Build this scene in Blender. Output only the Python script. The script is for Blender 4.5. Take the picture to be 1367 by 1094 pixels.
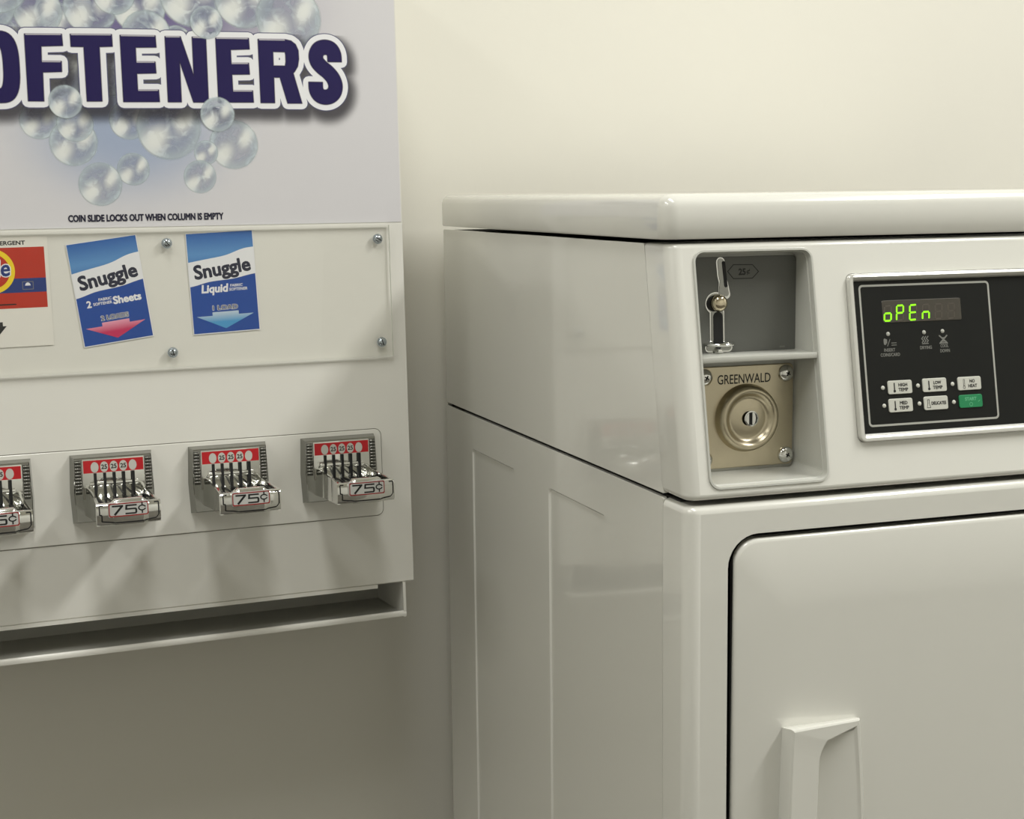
import bpy, bmesh, math
import numpy as np
from mathutils import Matrix, Vector
from mathutils.geometry import delaunay_2d_cdt, tessellate_polygon

for o in list(bpy.data.objects):
    bpy.data.objects.remove(o)
SC = bpy.context.scene
COL = SC.collection
PI = math.pi

# ------------------------------------------------------------------ camera
cam_d = bpy.data.cameras.new('camera')
cam_d.sensor_width = 36.0
cam_d.lens = 2114.365 / 1367 * 36.0
cam_d.clip_start = 0.02
cam = bpy.data.objects.new('camera', cam_d)
COL.objects.link(cam)
YAW, PITCH, ROLL = 0.331117, -0.138128, -0.011635
cF = Vector((math.sin(YAW) * math.cos(PITCH), math.cos(YAW) * math.cos(PITCH), math.sin(PITCH)))
cR0 = cF.cross(Vector((0, 0, 1))).normalized()
cU0 = cR0.cross(cF)
cR = cR0 * math.cos(ROLL) + cU0 * math.sin(ROLL)
cU = cU0 * math.cos(ROLL) - cR0 * math.sin(ROLL)
CM = Matrix((cR, cU, -cF)).transposed().to_4x4()
CM.translation = Vector((-0.531272, -1.785990, 1.049763))
cam.matrix_world = CM
SC.camera = cam

# ------------------------------------------------------------------ world, lamps, exposure
w = bpy.data.worlds.new('world')
SC.world = w
w.use_nodes = True
w.node_tree.nodes['Background'].inputs[0].default_value = (0.97, 0.985, 1.0, 1)
w.node_tree.nodes['Background'].inputs[1].default_value = 0.05

def area(name, loc, sx, sy, power, col=(0.985, 0.985, 0.955), rot=(0, 0, 0)):
    l = bpy.data.lights.new(name, 'AREA')
    l.shape = 'RECTANGLE'; l.size = sx; l.size_y = sy; l.energy = power; l.color = col
    o = bpy.data.objects.new(name, l); COL.objects.link(o)
    o.location = loc; o.rotation_euler = rot
    return o
LAMPS = [((1.28, -1.38, 2.49), 0.3, 1.2, 50.0), ((-0.42, -1.2, 2.49), 0.3, 1.2, 18.0), ((-1.75, -1.25, 2.49), 0.3, 1.2, 14.0)]
for k, (loc, sx, sy, pw) in enumerate(LAMPS):
    area('tube_light', loc, sx, sy, pw)

SC.view_settings.view_transform = 'Standard'
SC.view_settings.look = 'None'
SC.view_settings.exposure = -0.17
SC.view_settings.gamma = 1.0
SC.view_settings.use_curve_mapping = False

# ------------------------------------------------------------------ materials
MATS = {}
def lin(c):
    return tuple(((v / 255) / 12.92 if v / 255 <= 0.04045 else ((v / 255 + 0.055) / 1.055) ** 2.4) for v in c) + (1,)

def mat(name, rgb, rough=0.5, metal=0.0, coat=0.0, noise=0.0, nscale=30.0, bump=0.0, bscale=200.0, emit=None, estr=1.0, spec=0.5):
    if name in MATS: return MATS[name]
    m = bpy.data.materials.new(name); m.use_nodes = True
    nt = m.node_tree; b = nt.nodes['Principled BSDF']
    b.inputs['Base Color'].default_value = lin(rgb)
    b.inputs['Roughness'].default_value = rough
    b.inputs['Metallic'].default_value = metal
    b.inputs['Coat Weight'].default_value = coat
    b.inputs['Coat Roughness'].default_value = 0.06
    b.inputs['Specular IOR Level'].default_value = spec
    if noise > 0 or bump > 0:
        tc = nt.nodes.new('ShaderNodeTexCoord')
    if noise > 0:
        n = nt.nodes.new('ShaderNodeTexNoise'); n.inputs['Scale'].default_value = nscale; n.inputs['Detail'].default_value = 4
        nt.links.new(tc.outputs['Object'], n.inputs['Vector'])
        mx = nt.nodes.new('ShaderNodeMix'); mx.data_type = 'RGBA'
        a = lin(rgb)
        mx.inputs['A'].default_value = tuple(v * (1 - noise) for v in a[:3]) + (1,)
        mx.inputs['B'].default_value = tuple(min(1, v * (1 + noise)) for v in a[:3]) + (1,)
        nt.links.new(n.outputs['Fac'], mx.inputs['Factor'])
        nt.links.new(mx.outputs['Result'], b.inputs['Base Color'])
    if bump > 0:
        n2 = nt.nodes.new('ShaderNodeTexNoise'); n2.inputs['Scale'].default_value = bscale; n2.inputs['Detail'].default_value = 2
        nt.links.new(tc.outputs['Object'], n2.inputs['Vector'])
        bp = nt.nodes.new('ShaderNodeBump'); bp.inputs['Strength'].default_value = bump; bp.inputs['Distance'].default_value = 0.001
        nt.links.new(n2.outputs['Fac'], bp.inputs['Height'])
        nt.links.new(bp.outputs['Normal'], b.inputs['Normal'])
    if emit:
        b.inputs['Emission Color'].default_value = lin(emit)
        b.inputs['Emission Strength'].default_value = estr
    MATS[name] = m
    return m

M_WALL = mat('cream_wall_paint', (225, 222, 211), 0.6, noise=0.012, nscale=3, bump=0.08, bscale=120)
M_CEIL = mat('ceiling_white', (222, 220, 210), 0.9, noise=0.02, nscale=20)
M_WALL2 = mat('room_wall_paint', (226, 225, 219), 0.8, noise=0.012, nscale=3)
M_FLOOR = mat('floor_vinyl', (92, 88, 80), 0.45, noise=0.12, nscale=12)
M_ENAMEL = mat('white_enamel', (222, 221, 213), 0.2, coat=1.0, noise=0.006, nscale=6)
M_CABPAINT = mat('white_cabinet_paint', (222, 220, 212), 0.26, coat=0.5, noise=0.006, nscale=6)
M_TRAY = mat('tray_grey_paint', (176, 175, 166), 0.4)
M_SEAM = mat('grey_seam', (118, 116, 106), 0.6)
M_DARK = mat('dark_gap', (26, 25, 22), 0.8)
M_CHROME = mat('chrome', (226, 226, 222), 0.09, 1.0)
M_DIECAST = mat('diecast_metal', (150, 150, 145), 0.13, 1.0, noise=0.05, nscale=90)
M_GROOVE = mat('groove_shade_metal', (84, 84, 80), 0.4, 1.0)
M_STEEL = mat('zinc_screw', (178, 186, 192), 0.22, 1.0)
M_VAULT = mat('brushed_stainless', (196, 186, 162), 0.3, 1.0, noise=0.05, nscale=140)
M_BLACK = mat('black_print', (14, 14, 15), 0.5)
M_SLOT = mat('black_slot', (6, 6, 6), 0.6)
M_PANELBLK = mat('black_glass_panel', (27, 28, 26), 0.4, spec=0.18)
M_BEZEL = mat('silver_bezel', (205, 204, 197), 0.2, 0.35, coat=0.4)
M_GREYPRINT = mat('grey_print', (168, 168, 160), 0.5)
M_DIMPRINT = mat('dim_grey_print', (118, 118, 112), 0.5)
M_BTN = mat('grey_button', (196, 196, 186), 0.45)
M_BTNG = mat('green_button', (22, 128, 78), 0.4)
M_BTNGT = mat('pale_green_print', (96, 178, 132), 0.5)
M_LENS = mat('display_lens', (66, 62, 54), 0.25)
M_SEGOFF = mat('segment_unlit', (74, 67, 58), 0.4)
M_SEGON = mat('segment_lit', (120, 230, 10), 0.4, emit=(150, 255, 10), estr=1.0)
M_COINGREY = mat('grey_coin_plate', (92, 93, 88), 0.4, noise=0.02, nscale=60, bump=0.1, bscale=500)
M_LINER = mat('white_plastic_liner', (190, 190, 182), 0.3)
M_RED = mat('red_label', (178, 16, 26), 0.4)
M_OVAL = mat('silver_print', (188, 186, 178), 0.4)
M_TAG = mat('silver_tag', (206, 206, 204), 0.3, 0.5)
M_TAGRED = mat('dark_red_print', (140, 28, 24), 0.4)
M_WHITEPR = mat('white_print', (230, 230, 232), 0.45)
M_PAPER = mat('white_paper', (226, 223, 214), 0.6)
M_NAVY = mat('navy_print', (30, 20, 76), 0.45, spec=0.3)
M_NAVYD = mat('dark_navy_print', (16, 14, 44), 0.4)
M_RIM = mat('slate_print', (92, 92, 122), 0.4)
M_SILVERLN = mat('silver_line_print', (168, 164, 172), 0.4)
M_BLUE = mat('blue_card', (4, 66, 150), 0.4, noise=0.08, nscale=18)
M_INK = mat('ink_navy', (18, 20, 48), 0.4)
M_ORANGE = mat('orange_red_card', (182, 38, 6), 0.45, noise=0.1, nscale=60)
M_YELLOW = mat('yellow_print', (240, 208, 24), 0.45)
M_BANDBLUE = mat('band_blue', (14, 46, 116), 0.45)
M_EDGE = mat('acrylic_edge', (214, 216, 206), 0.25)

def graded(name, stops, z0, z1, rough=0.45):
    m = bpy.data.materials.new(name); m.use_nodes = True
    nt = m.node_tree; b = nt.nodes['Principled BSDF']; b.inputs['Roughness'].default_value = rough
    tc = nt.nodes.new('ShaderNodeTexCoord'); sx = nt.nodes.new('ShaderNodeSeparateXYZ')
    mr = nt.nodes.new('ShaderNodeMapRange'); mr.inputs['From Min'].default_value = z0; mr.inputs['From Max'].default_value = z1
    cr = nt.nodes.new('ShaderNodeValToRGB')
    nt.links.new(tc.outputs['Object'], sx.inputs[0]); nt.links.new(sx.outputs['Z'], mr.inputs['Value'])
    nt.links.new(mr.outputs[0], cr.inputs[0]); nt.links.new(cr.outputs[0], b.inputs['Base Color'])
    e = cr.color_ramp.elements
    e[0].position, e[0].color = stops[0][0], lin(stops[0][1]); e[1].position, e[1].color = stops[-1][0], lin(stops[-1][1])
    for p, c in stops[1:-1]:
        x = e.new(p); x.color = lin(c)
    return m
M_ARROWPINK = graded('arrow_pink_print', [(0, (196, 30, 86)), (.55, (226, 150, 172)), (1, (238, 234, 232))], -0.040, -0.0235)
M_ARROWBLUE = graded('arrow_blue_print', [(0, (70, 150, 200)), (1, (232, 234, 230))], -0.040, -0.0235)
M_CARDSKY = graded('card_sky_print', [(0, (36, 96, 168)), (.45, (88, 142, 196)), (1, (28, 88, 164))], 0.012, 0.052)

def acrylic():
    m = bpy.data.materials.new('clear_acrylic'); m.use_nodes = True
    nt = m.node_tree; nt.nodes.clear()
    out = nt.nodes.new('ShaderNodeOutputMaterial'); mx = nt.nodes.new('ShaderNodeMixShader')
    tr = nt.nodes.new('ShaderNodeBsdfTransparent'); tr.inputs[0].default_value = (0.985, 0.985, 0.975, 1)
    gl = nt.nodes.new('ShaderNodeBsdfGlossy'); gl.inputs['Roughness'].default_value = 0.015
    lw = nt.nodes.new('ShaderNodeLayerWeight'); lw.inputs['Blend'].default_value = 0.5
    fr = nt.nodes.new('ShaderNodeMath'); fr.operation = 'POWER'; fr.inputs[1].default_value = 5.0
    nt.links.new(lw.outputs['Facing'], fr.inputs[0])
    f2 = nt.nodes.new('ShaderNodeMath'); f2.operation = 'MULTIPLY_ADD'; f2.inputs[1].default_value = 0.9; f2.inputs[2].default_value = 0.034
    nt.links.new(fr.outputs[0], f2.inputs[0]); fr = f2
    nt.links.new(fr.outputs[0], mx.inputs[0]); nt.links.new(tr.outputs[0], mx.inputs[1]); nt.links.new(gl.outputs[0], mx.inputs[2])
    nt.links.new(mx.outputs[0], out.inputs[0])
    return m
M_ACRYLIC = acrylic()

def mathn(nt, op, a, b=None, clamp=False):
    n = nt.nodes.new('ShaderNodeMath'); n.operation = op; n.use_clamp = clamp
    for i, v in enumerate((a, b)):
        if v is None: continue
        if isinstance(v, (int, float)): n.inputs[i].default_value = v
        else: nt.links.new(v, n.inputs[i])
    return n.outputs[0]

def sign_mat():
    m = bpy.data.materials.new('printed_sign_ground'); m.use_nodes = True
    nt = m.node_tree; b = nt.nodes['Principled BSDF']; b.inputs['Roughness'].default_value = 0.3
    tc = nt.nodes.new('ShaderNodeTexCoord')
    def blob(cx, cz, rx, rz):
        mp = nt.nodes.new('ShaderNodeMapping'); mp.vector_type = 'TEXTURE'
        mp.inputs['Location'].default_value = (cx + 0.317, 0, cz + 0.415); mp.inputs['Scale'].default_value = (rx, 1, rz)
        nt.links.new(tc.outputs['Object'], mp.inputs[0])
        ln = nt.nodes.new('ShaderNodeVectorMath'); ln.operation = 'LENGTH'; nt.links.new(mp.outputs[0], ln.inputs[0])
        mr = nt.nodes.new('ShaderNodeMapRange'); mr.interpolation_type = 'SMOOTHERSTEP'
        mr.inputs['From Min'].default_value = 1.0; mr.inputs['From Max'].default_value = 0.1
        nt.links.new(ln.outputs['Value'], mr.inputs['Value'])
        return mr.outputs[0]
    mx = nt.nodes.new('ShaderNodeMix'); mx.data_type = 'RGBA'
    mx.inputs['A'].default_value = lin((208, 206, 208)); mx.inputs['B'].default_value = lin((150, 164, 190))
    nt.links.new(mathn(nt, 'MULTIPLY', blob(-0.285, 0.115, 0.155, 0.105), 0.9), mx.inputs['Factor'])
    m2 = nt.nodes.new('ShaderNodeMix'); m2.data_type = 'RGBA'
    nt.links.new(mx.outputs['Result'], m2.inputs['A']); m2.inputs['B'].default_value = lin((104, 94, 138))
    nt.links.new(blob(-0.285, 0.235, 0.27, 0.085), m2.inputs['Factor'])
    nt.links.new(m2.outputs['Result'], b.inputs['Base Color'])
    return m
M_SIGN = sign_mat()

def bubble_mat():
    m = bpy.data.materials.new('printed_bubbles'); m.use_nodes = True
    nt = m.node_tree; nt.nodes.clear()
    out = nt.nodes.new('ShaderNodeOutputMaterial')
    uv = nt.nodes.new('ShaderNodeUVMap'); uv.uv_map = 'bubble'
    sx = nt.nodes.new('ShaderNodeSeparateXYZ'); nt.links.new(uv.outputs[0], sx.inputs[0])
    u, v = sx.outputs['X'], sx.outputs['Y']
    def dist(cx, cy, kx=1.0, ky=1.0, rot=0.0):
        c, s = math.cos(rot), math.sin(rot)
        du = mathn(nt, 'SUBTRACT', u, cx); dv = mathn(nt, 'SUBTRACT', v, cy)
        a = mathn(nt, 'ADD', mathn(nt, 'MULTIPLY', du, c * kx), mathn(nt, 'MULTIPLY', dv, s * kx))
        b2 = mathn(nt, 'ADD', mathn(nt, 'MULTIPLY', du, -s * ky), mathn(nt, 'MULTIPLY', dv, c * ky))
        return mathn(nt, 'SQRT', mathn(nt, 'ADD', mathn(nt, 'POWER', mathn(nt, 'ABSOLUTE', a), 2.0), mathn(nt, 'POWER', mathn(nt, 'ABSOLUTE', b2), 2.0)))
    def smooth(x, lo, hi):
        mr = nt.nodes.new('ShaderNodeMapRange'); mr.interpolation_type = 'SMOOTHSTEP'
        mr.inputs['From Min'].default_value = lo; mr.inputs['From Max'].default_value = hi
        nt.links.new(x, mr.inputs['Value']); return mr.outputs[0]
    r = dist(0, 0)
    rim = smooth(r, 0.45, 1.0)
    hl = smooth(dist(-0.40, -0.36, 1.25, 0.85, -0.7), 0.72, 0.1)
    hl2 = smooth(dist(0.46, 0.22, 1.5, 0.85, -0.45), 0.66, 0.08)
    hs = mathn(nt, 'MAXIMUM', hl, hl2)
    no = nt.nodes.new('ShaderNodeTexNoise'); no.inputs['Scale'].default_value = 75; no.inputs['Detail'].default_value = 5; no.inputs['Distortion'].default_value = 1.2
    tc = nt.nodes.new('ShaderNodeTexCoord'); nt.links.new(tc.outputs['Object'], no.inputs['Vector'])
    nz = smooth(no.outputs['Fac'], 0.45, 0.7)
    c1 = nt.nodes.new('ShaderNodeMix'); c1.data_type = 'RGBA'
    c1.inputs['A'].default_value = lin((160, 166, 188)); c1.inputs['B'].default_value = lin((192, 204, 208))
    nt.links.new(mathn(nt, 'MAXIMUM', rim, mathn(nt, 'MULTIPLY', nz, 0.7)), c1.inputs['Factor'])
    c2 = nt.nodes.new('ShaderNodeMix'); c2.data_type = 'RGBA'
    nt.links.new(c1.outputs['Result'], c2.inputs['A']); c2.inputs['B'].default_value = lin((222, 224, 220))
    nt.links.new(hs, c2.inputs['Factor'])
    bs = nt.nodes.new('ShaderNodeBsdfPrincipled'); bs.inputs['Roughness'].default_value = 0.3
    nt.links.new(c2.outputs['Result'], bs.inputs['Base Color'])
    al = mathn(nt, 'ADD', 0.34, mathn(nt, 'MULTIPLY', rim, 0.34))
    al = mathn(nt, 'ADD', al, mathn(nt, 'MULTIPLY', nz, 0.35))
    al = mathn(nt, 'ADD', al, mathn(nt, 'MULTIPLY', hs, 0.6), True)
    al = mathn(nt, 'MULTIPLY', al, smooth(r, 1.0, 0.88))
    tr = nt.nodes.new('ShaderNodeBsdfTransparent'); mx = nt.nodes.new('ShaderNodeMixShader')
    nt.links.new(al, mx.inputs[0]); nt.links.new(tr.outputs[0], mx.inputs[1]); nt.links.new(bs.outputs[0], mx.inputs[2])
    nt.links.new(mx.outputs[0], out.inputs[0])
    return m
M_BUBBLE = bubble_mat()

def dropshade_mat():
    m = bpy.data.materials.new('printed_letter_halo'); m.use_nodes = True
    nt = m.node_tree; nt.nodes.clear()
    out = nt.nodes.new('ShaderNodeOutputMaterial'); at = nt.nodes.new('ShaderNodeAttribute'); at.attribute_name = 'ink'
    bs = nt.nodes.new('ShaderNodeBsdfPrincipled'); bs.inputs['Base Color'].default_value = lin((52, 48, 56)); bs.inputs['Roughness'].default_value = 0.35
    tr = nt.nodes.new('ShaderNodeBsdfTransparent'); mx = nt.nodes.new('ShaderNodeMixShader')
    nt.links.new(at.outputs['Fac'], mx.inputs[0]); nt.links.new(tr.outputs[0], mx.inputs[1]); nt.links.new(bs.outputs[0], mx.inputs[2])
    nt.links.new(mx.outputs[0], out.inputs[0])
    return m
M_HALO = dropshade_mat()

# ------------------------------------------------------------------ mesh building (all coordinates in millimetres)
class MB:
    def __init__(self): self.v = []; self.f = []; self.m = []; self.mats = []; self.s = []
    def mi(self, m):
        if m not in self.mats: self.mats.append(m)
        return self.mats.index(m)
    def add(self, vs, fs, m, M=None, smooth=False):
        b = len(self.v); k = self.mi(m)
        if M is not None: vs = [M @ Vector(p) for p in vs]
        self.v += [tuple(p) for p in vs]
        for f in fs: self.f.append([b + i for i in f]); self.m.append(k); self.s.append(smooth)
    def loft(self, rings, m, cap0=True, cap1=True, closed=False, M=None, smooth=True):
        n = len(rings[0]); vs = [p for r in rings for p in r]; fs = []
        R = len(rings)
        for a in range(R if closed else R - 1):
            b = (a + 1) % R
            for i in range(n):
                j = (i + 1) % n
                fs.append([a * n + i, a * n + j, b * n + j, b * n + i])
        self.add(vs, fs, m, M, smooth)
        if not closed:
            if cap0: self.add(rings[0], [list(range(n))[::-1]], m, M)
            if cap1: self.add(rings[-1], [list(range(n))], m, M)
    def strip(self, rings, m, M=None, smooth=True):
        n = len(rings[0]); vs = [p for r in rings for p in r]
        fs = [[a * n + i, a * n + i + 1, (a + 1) * n + i + 1, (a + 1) * n + i] for a in range(len(rings) - 1) for i in range(n - 1)]
        self.add(vs, fs, m, M, smooth)
    def holed(self, loops, m, M=None):
        vs = [p for l in loops for p in l]
        fs = tessellate_polygon([[Vector(p) for p in l] for l in loops])
        self.add(vs, [list(f) for f in fs], m, M)
    def box(self, x0, x1, y0, y1, z0, z1, m, bev=0.0, M=None, seg=2):
        bm = bmesh.new(); bmesh.ops.create_cube(bm, size=1.0)
        for v in bm.verts:
            v.co = Vector(((x0 + x1) / 2 + v.co.x * (x1 - x0), (y0 + y1) / 2 + v.co.y * (y1 - y0), (z0 + z1) / 2 + v.co.z * (z1 - z0)))
        if bev > 0: bmesh.ops.bevel(bm, geom=list(bm.edges), offset=bev, segments=seg, affect='EDGES', profile=0.5)
        self.bm(bm, m, M, bev > 0)
    def bm(self, bm, m, M=None, smooth=False):
        bm.verts.index_update()
        self.add([tuple(v.co) for v in bm.verts], [[v.index for v in f.verts] for f in bm.faces], m, M, smooth); bm.free()
    def lathe(self, prof, m, M=None, n=40, smooth=True):
        # prof: (radius, height towards -y); axis along y
        rings = [[(r * math.cos(2 * PI * i / n), -h, r * math.sin(2 * PI * i / n)) for i in range(n)] for r, h in prof]
        self.loft(rings, m, cap0=False, cap1=prof[-1][0] > 1e-6, M=M, smooth=smooth)
    def flat(self, polys, m, y, M=None):
        """union of 2-D polygons (x, z) laid as one flat sheet at depth y"""
        vs = []; fs = []
        for p in polys:
            if sum(p[i - 1][0] * p[i][1] - p[i][0] * p[i - 1][1] for i in range(len(p))) < 0: p = p[::-1]
            b = len(vs); vs += [Vector(q) for q in p]; fs.append(list(range(b, b + len(p))))
        r = delaunay_2d_cdt(vs, [], fs, 0, 1e-4)
        P = np.array([(q.x, q.y) for q in r[0]]); tri = [list(f) for f in r[2]]
        C = P[np.array(tri)].mean(axis=1); keep = np.zeros(len(tri), bool)
        for p in polys:
            p = np.array(p); lo, hi = p.min(0), p.max(0)
            idx = np.where(~keep & (C >= lo).all(1) & (C <= hi).all(1))[0]
            if not len(idx): continue
            c = C[idx]; a = p; b_ = np.roll(p, -1, axis=0); ins = np.zeros(len(idx), bool)
            for (ax, az), (bx, bz) in zip(a, b_):
                if az == bz: continue
                cr = ((az > c[:, 1]) != (bz > c[:, 1])) & (c[:, 0] < (bx - ax) * (c[:, 1] - az) / (bz - az) + ax)
                ins ^= cr
            keep[idx[ins]] = True
        self.add([(q.x, y, q.y) for q in r[0]], [f for f, k in zip(tri, keep) if k], m, M)
    def build(self, name, parent=None, base=(0, 0, 0), smooth_angle=40, uv=None):
        me = bpy.data.meshes.new(name)
        me.from_pydata([((x - base[0]) * .001, (y - base[1]) * .001, (z - base[2]) * .001) for x, y, z in self.v], [], self.f)
        for m in self.mats: me.materials.append(m)
        me.polygons.foreach_set('material_index', self.m)
        me.polygons.foreach_set('use_smooth', [bool(s) for s in self.s])
        bm = bmesh.new(); bm.from_mesh(me)
        bmesh.ops.remove_doubles(bm, verts=bm.verts, dist=2e-6)
        bmesh.ops.recalc_face_normals(bm, faces=bm.faces)
        for e in bm.edges:
            if len(e.link_faces) == 2 and e.calc_face_angle(0) > math.radians(smooth_angle): e.smooth = False
        bm.to_mesh(me); bm.free()
        o = bpy.data.objects.new(name, me); COL.objects.link(o)
        if parent: o.parent = parent
        return o

def rrect(x0, x1, z0, z1, r, n=6):
    pts = []
    for cx, cz, a0 in ((x1 - r, z1 - r, 0), (x0 + r, z1 - r, 90), (x0 + r, z0 + r, 180), (x1 - r, z0 + r, 270)):
        for i in range(n + 1):
            a = math.radians(a0 + 90 * i / n); pts.append((cx + r * math.cos(a), cz + r * math.sin(a)))
    return pts
def ring(p2, y): return [(x, y, z) for x, z in p2]
def capsule(a, b, r, n=8):
    ax, az = a; bx, bz = b; t = math.atan2(bz - az, bx - ax)
    return [(bx + r * math.cos(t - PI / 2 + PI * i / n), bz + r * math.sin(t - PI / 2 + PI * i / n)) for i in range(n + 1)] + \
           [(ax + r * math.cos(t + PI / 2 + PI * i / n), az + r * math.sin(t + PI / 2 + PI * i / n)) for i in range(n + 1)]
def quadline(a, b, r):
    d = Vector((b[0] - a[0], b[1] - a[1])).normalized(); nx, nz = -d.y * r, d.x * r
    return [(a[0] + nx, a[1] + nz), (a[0] - nx, a[1] - nz), (b[0] - nx, b[1] - nz), (b[0] + nx, b[1] + nz)]
def expand(polys, r, edges=None, n=6):
    out = list(polys)
    if edges is None:
        edges = [(p[i], p[(i + 1) % len(p)]) for p in polys for i in range(len(p))]
    return out + [capsule(a, b, r, n) for a, b in edges]
def disc(cx, cz, r, n=20, rz=None): return [(cx + r * math.cos(2 * PI * i / n), cz + (rz or r) * math.sin(2 * PI * i / n)) for i in range(n)]
def stroke_path(pts, r, n=6): return [capsule(pts[i], pts[i + 1], r, n) for i in range(len(pts) - 1)]
def outline(p, r): return [capsule(p[i], p[(i + 1) % len(p)], r, 4) for i in range(len(p))]

TXT = {}
def text_geo(s):
    if s not in TXT:
        c = bpy.data.curves.new('lettering', 'FONT'); c.body = s; c.size = 1.0; c.resolution_u = 3
        o = bpy.data.objects.new('lettering', c); COL.objects.link(o)
        me = bpy.data.meshes.new_from_object(o.evaluated_get(bpy.context.evaluated_depsgraph_get()))
        vs = [(v.co.x, v.co.y) for v in me.vertices]; fs = [list(p.vertices) for p in me.polygons]
        cnt = {}
        for p in me.polygons:
            for e in p.edge_keys: cnt[e] = cnt.get(e, 0) + 1
        be = [e for e, k in cnt.items() if k == 1]
        bpy.data.objects.remove(o); bpy.data.curves.remove(c); bpy.data.meshes.remove(me)
        TXT[s] = (vs, fs, be)
    return TXT[s]
def text_polys(s, x0, z0, x1, z1, shear=0.0, rot=0.0, bold=0.0):
    vs, fs, be = text_geo(s)
    ax, bx = min(v[0] for v in vs), max(v[0] for v in vs); az, bz = min(v[1] for v in vs), max(v[1] for v in vs)
    b = bold
    def tr(v):
        x = x0 + b + (v[0] - ax) / (bx - ax) * (x1 - x0 - 2 * b); z = z0 + b + (v[1] - az) / (bz - az) * (z1 - z0 - 2 * b)
        x += shear * (z - z0)
        if rot:
            cx, cz = (x0 + x1) / 2, (z0 + z1) / 2; c, s_ = math.cos(rot), math.sin(rot)
            x, z = cx + (x - cx) * c - (z - cz) * s_, cz + (x - cx) * s_ + (z - cz) * c
        return (x, z)
    P = [tr(v) for v in vs]
    return [[P[i] for i in f] for f in fs], [(P[a], P[b_]) for a, b_ in be]
def put_text(mb, s, x0, z0, x1, z1, m, y, shear=0.0, rot=0.0, bold=0.0, M=None, extra=0.0):
    ps, es = text_polys(s, x0, z0, x1, z1, shear, rot, bold)
    if bold + extra > 0: ps = expand(ps, bold + extra, es, 4)
    mb.flat(ps, m, y, M)

def tag(o, label=None, cat=None, group=None, kind=None):
    if label: o['label'] = label
    if cat: o['category'] = cat
    if group: o['group'] = group
    if kind: o['kind'] = kind
    return o
def empty(name, M):
    o = bpy.data.objects.new(name, None); COL.objects.link(o); o.matrix_world = M; o.empty_display_size = 0.05
    return o

# ------------------------------------------------------------------ the room
YAWD = 0.069673
ex = Vector((math.cos(YAWD), math.sin(YAWD), 0))
ey0 = Vector((-math.sin(YAWD), math.cos(YAWD), 0))
RM = Matrix((ex, ey0, Vector((0, 0, 1)))).transposed().to_4x4()
RM.translation = Vector((0, 0.055, 0))          # on the back wall, behind the dryer's left rear corner
XL, XR, YF, H = -2300, 2300, -3300, 2550
def room(name, x0, x1, y0, y1, z0, z1, m):
    b = MB(); b.box(x0, x1, y0, y1, z0, z1, m); o = b.build(name); o.matrix_world = RM
    return tag(o, kind='structure')
room('wall_back', XL - 100, XR + 100, 0, 100, 0, H, M_WALL)
room('wall_left', XL - 100, XL, YF, 0, 0, H, M_WALL2)
room('wall_right', XR, XR + 100, YF, 0, 0, H, M_WALL2)
room('wall_front', XL - 100, XR + 100, YF - 100, YF, 0, H, M_WALL2)
room('floor', XL - 100, XR + 100, YF - 100, 100, -100, 0, M_FLOOR)
room('ceiling', XL - 100, XR + 100, YF - 100, 100, H, H + 100, M_CEIL)

# ------------------------------------------------------------------ the vending machine
ez = Vector((-0.00258, 0.03701, 0.99931)).normalized()
ey = ez.cross(ex).normalized()
VM = Matrix((ex, ey, ez)).transposed().to_4x4()
VM.translation = Vector((-0.08512, -0.13341, 1.0))
VW = -634.0                                     # left edge of the cabinet
VBASE = (VW / 2, 120.0, -415.0)                 # bottom of the cabinet
VMB = VM @ Matrix.Translation(Vector(VBASE) * .001)
vend = empty('soap_vending_machine', VMB)
tag(vend, 'white wall-mounted laundry soap vending machine with printed sign and four coin slides', 'vending machine')
def vbuild(mb, name, parent=vend, **k):
    return mb.build(name, parent, VBASE if parent is vend else VBASE, **k)
def yb(z):                                      # back of the cabinet (upright against the wall) in the leaning frame
    return 168.0 - 0.0370 * z
Z_TOP = 330.0
b = MB()
def vring(z, ins, yf):
    return [(VW + ins, yf, z), (0 - ins, yf, z), (0 - ins, yb(z), z), (VW + ins, yb(z), z)]
b.loft([vring(-374.5, 0, 0.0 + 1.2), vring(-374.5 + 1.2, 0, 0.0), vring(Z_TOP - 1.2, 0, 0.0), vring(Z_TOP, 0, 1.2)], M_CABPAINT, smooth=False)
vbuild(b, 'cabinet')
# front sheet edge below the tray opening keeps a small notch at the right
b = MB()
b.box(VW + 36, -41.5, -0.2, 1.4, -378.5, -374.5, M_CABPAINT)
vbuild(b, 'door_lip')
# tray
b = MB()
TX0, TX1 = VW + 10, -10.0
b.box(TX0, TX1, 3, 95, -411.5, -409.6, M_TRAY)                                 # floor
b.box(TX0, TX1, 88, 92, -411, -374.6, M_TRAY)                              # back
b.box(TX1 - 3, TX1, -1.0, 95, -413, -374.6, M_CABPAINT)                    # right end
b.box(TX0, TX0 + 3, -1.0, 95, -413, -374.6, M_CABPAINT)
vbuild(b, 'dispensing_tray')
b = MB()
n = 24; rings = []
for i in range(n + 1):
    t = i / n; x = TX1 + (TX0 - TX1) * t
    sag = math.sin(PI * min(1, t / 1.0)); top = -406.2 - 0.6 * sag; bot = -412.3 - 0.6 * sag; yo = -1.0 - 3.5 * sag
    rings.append([(x, yo, bot), (x, yo - .6, (top + bot) / 2), (x, yo + .2, top - 1.0), (x, yo + 1.4, top), (x, yo + 3.2, top - .8), (x, 4.5, bot + 1.5), (x, 4.5, bot)])
b.loft(rings, M_CABPAINT, smooth=True)
vbuild(b, 'tray_lip')

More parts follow.
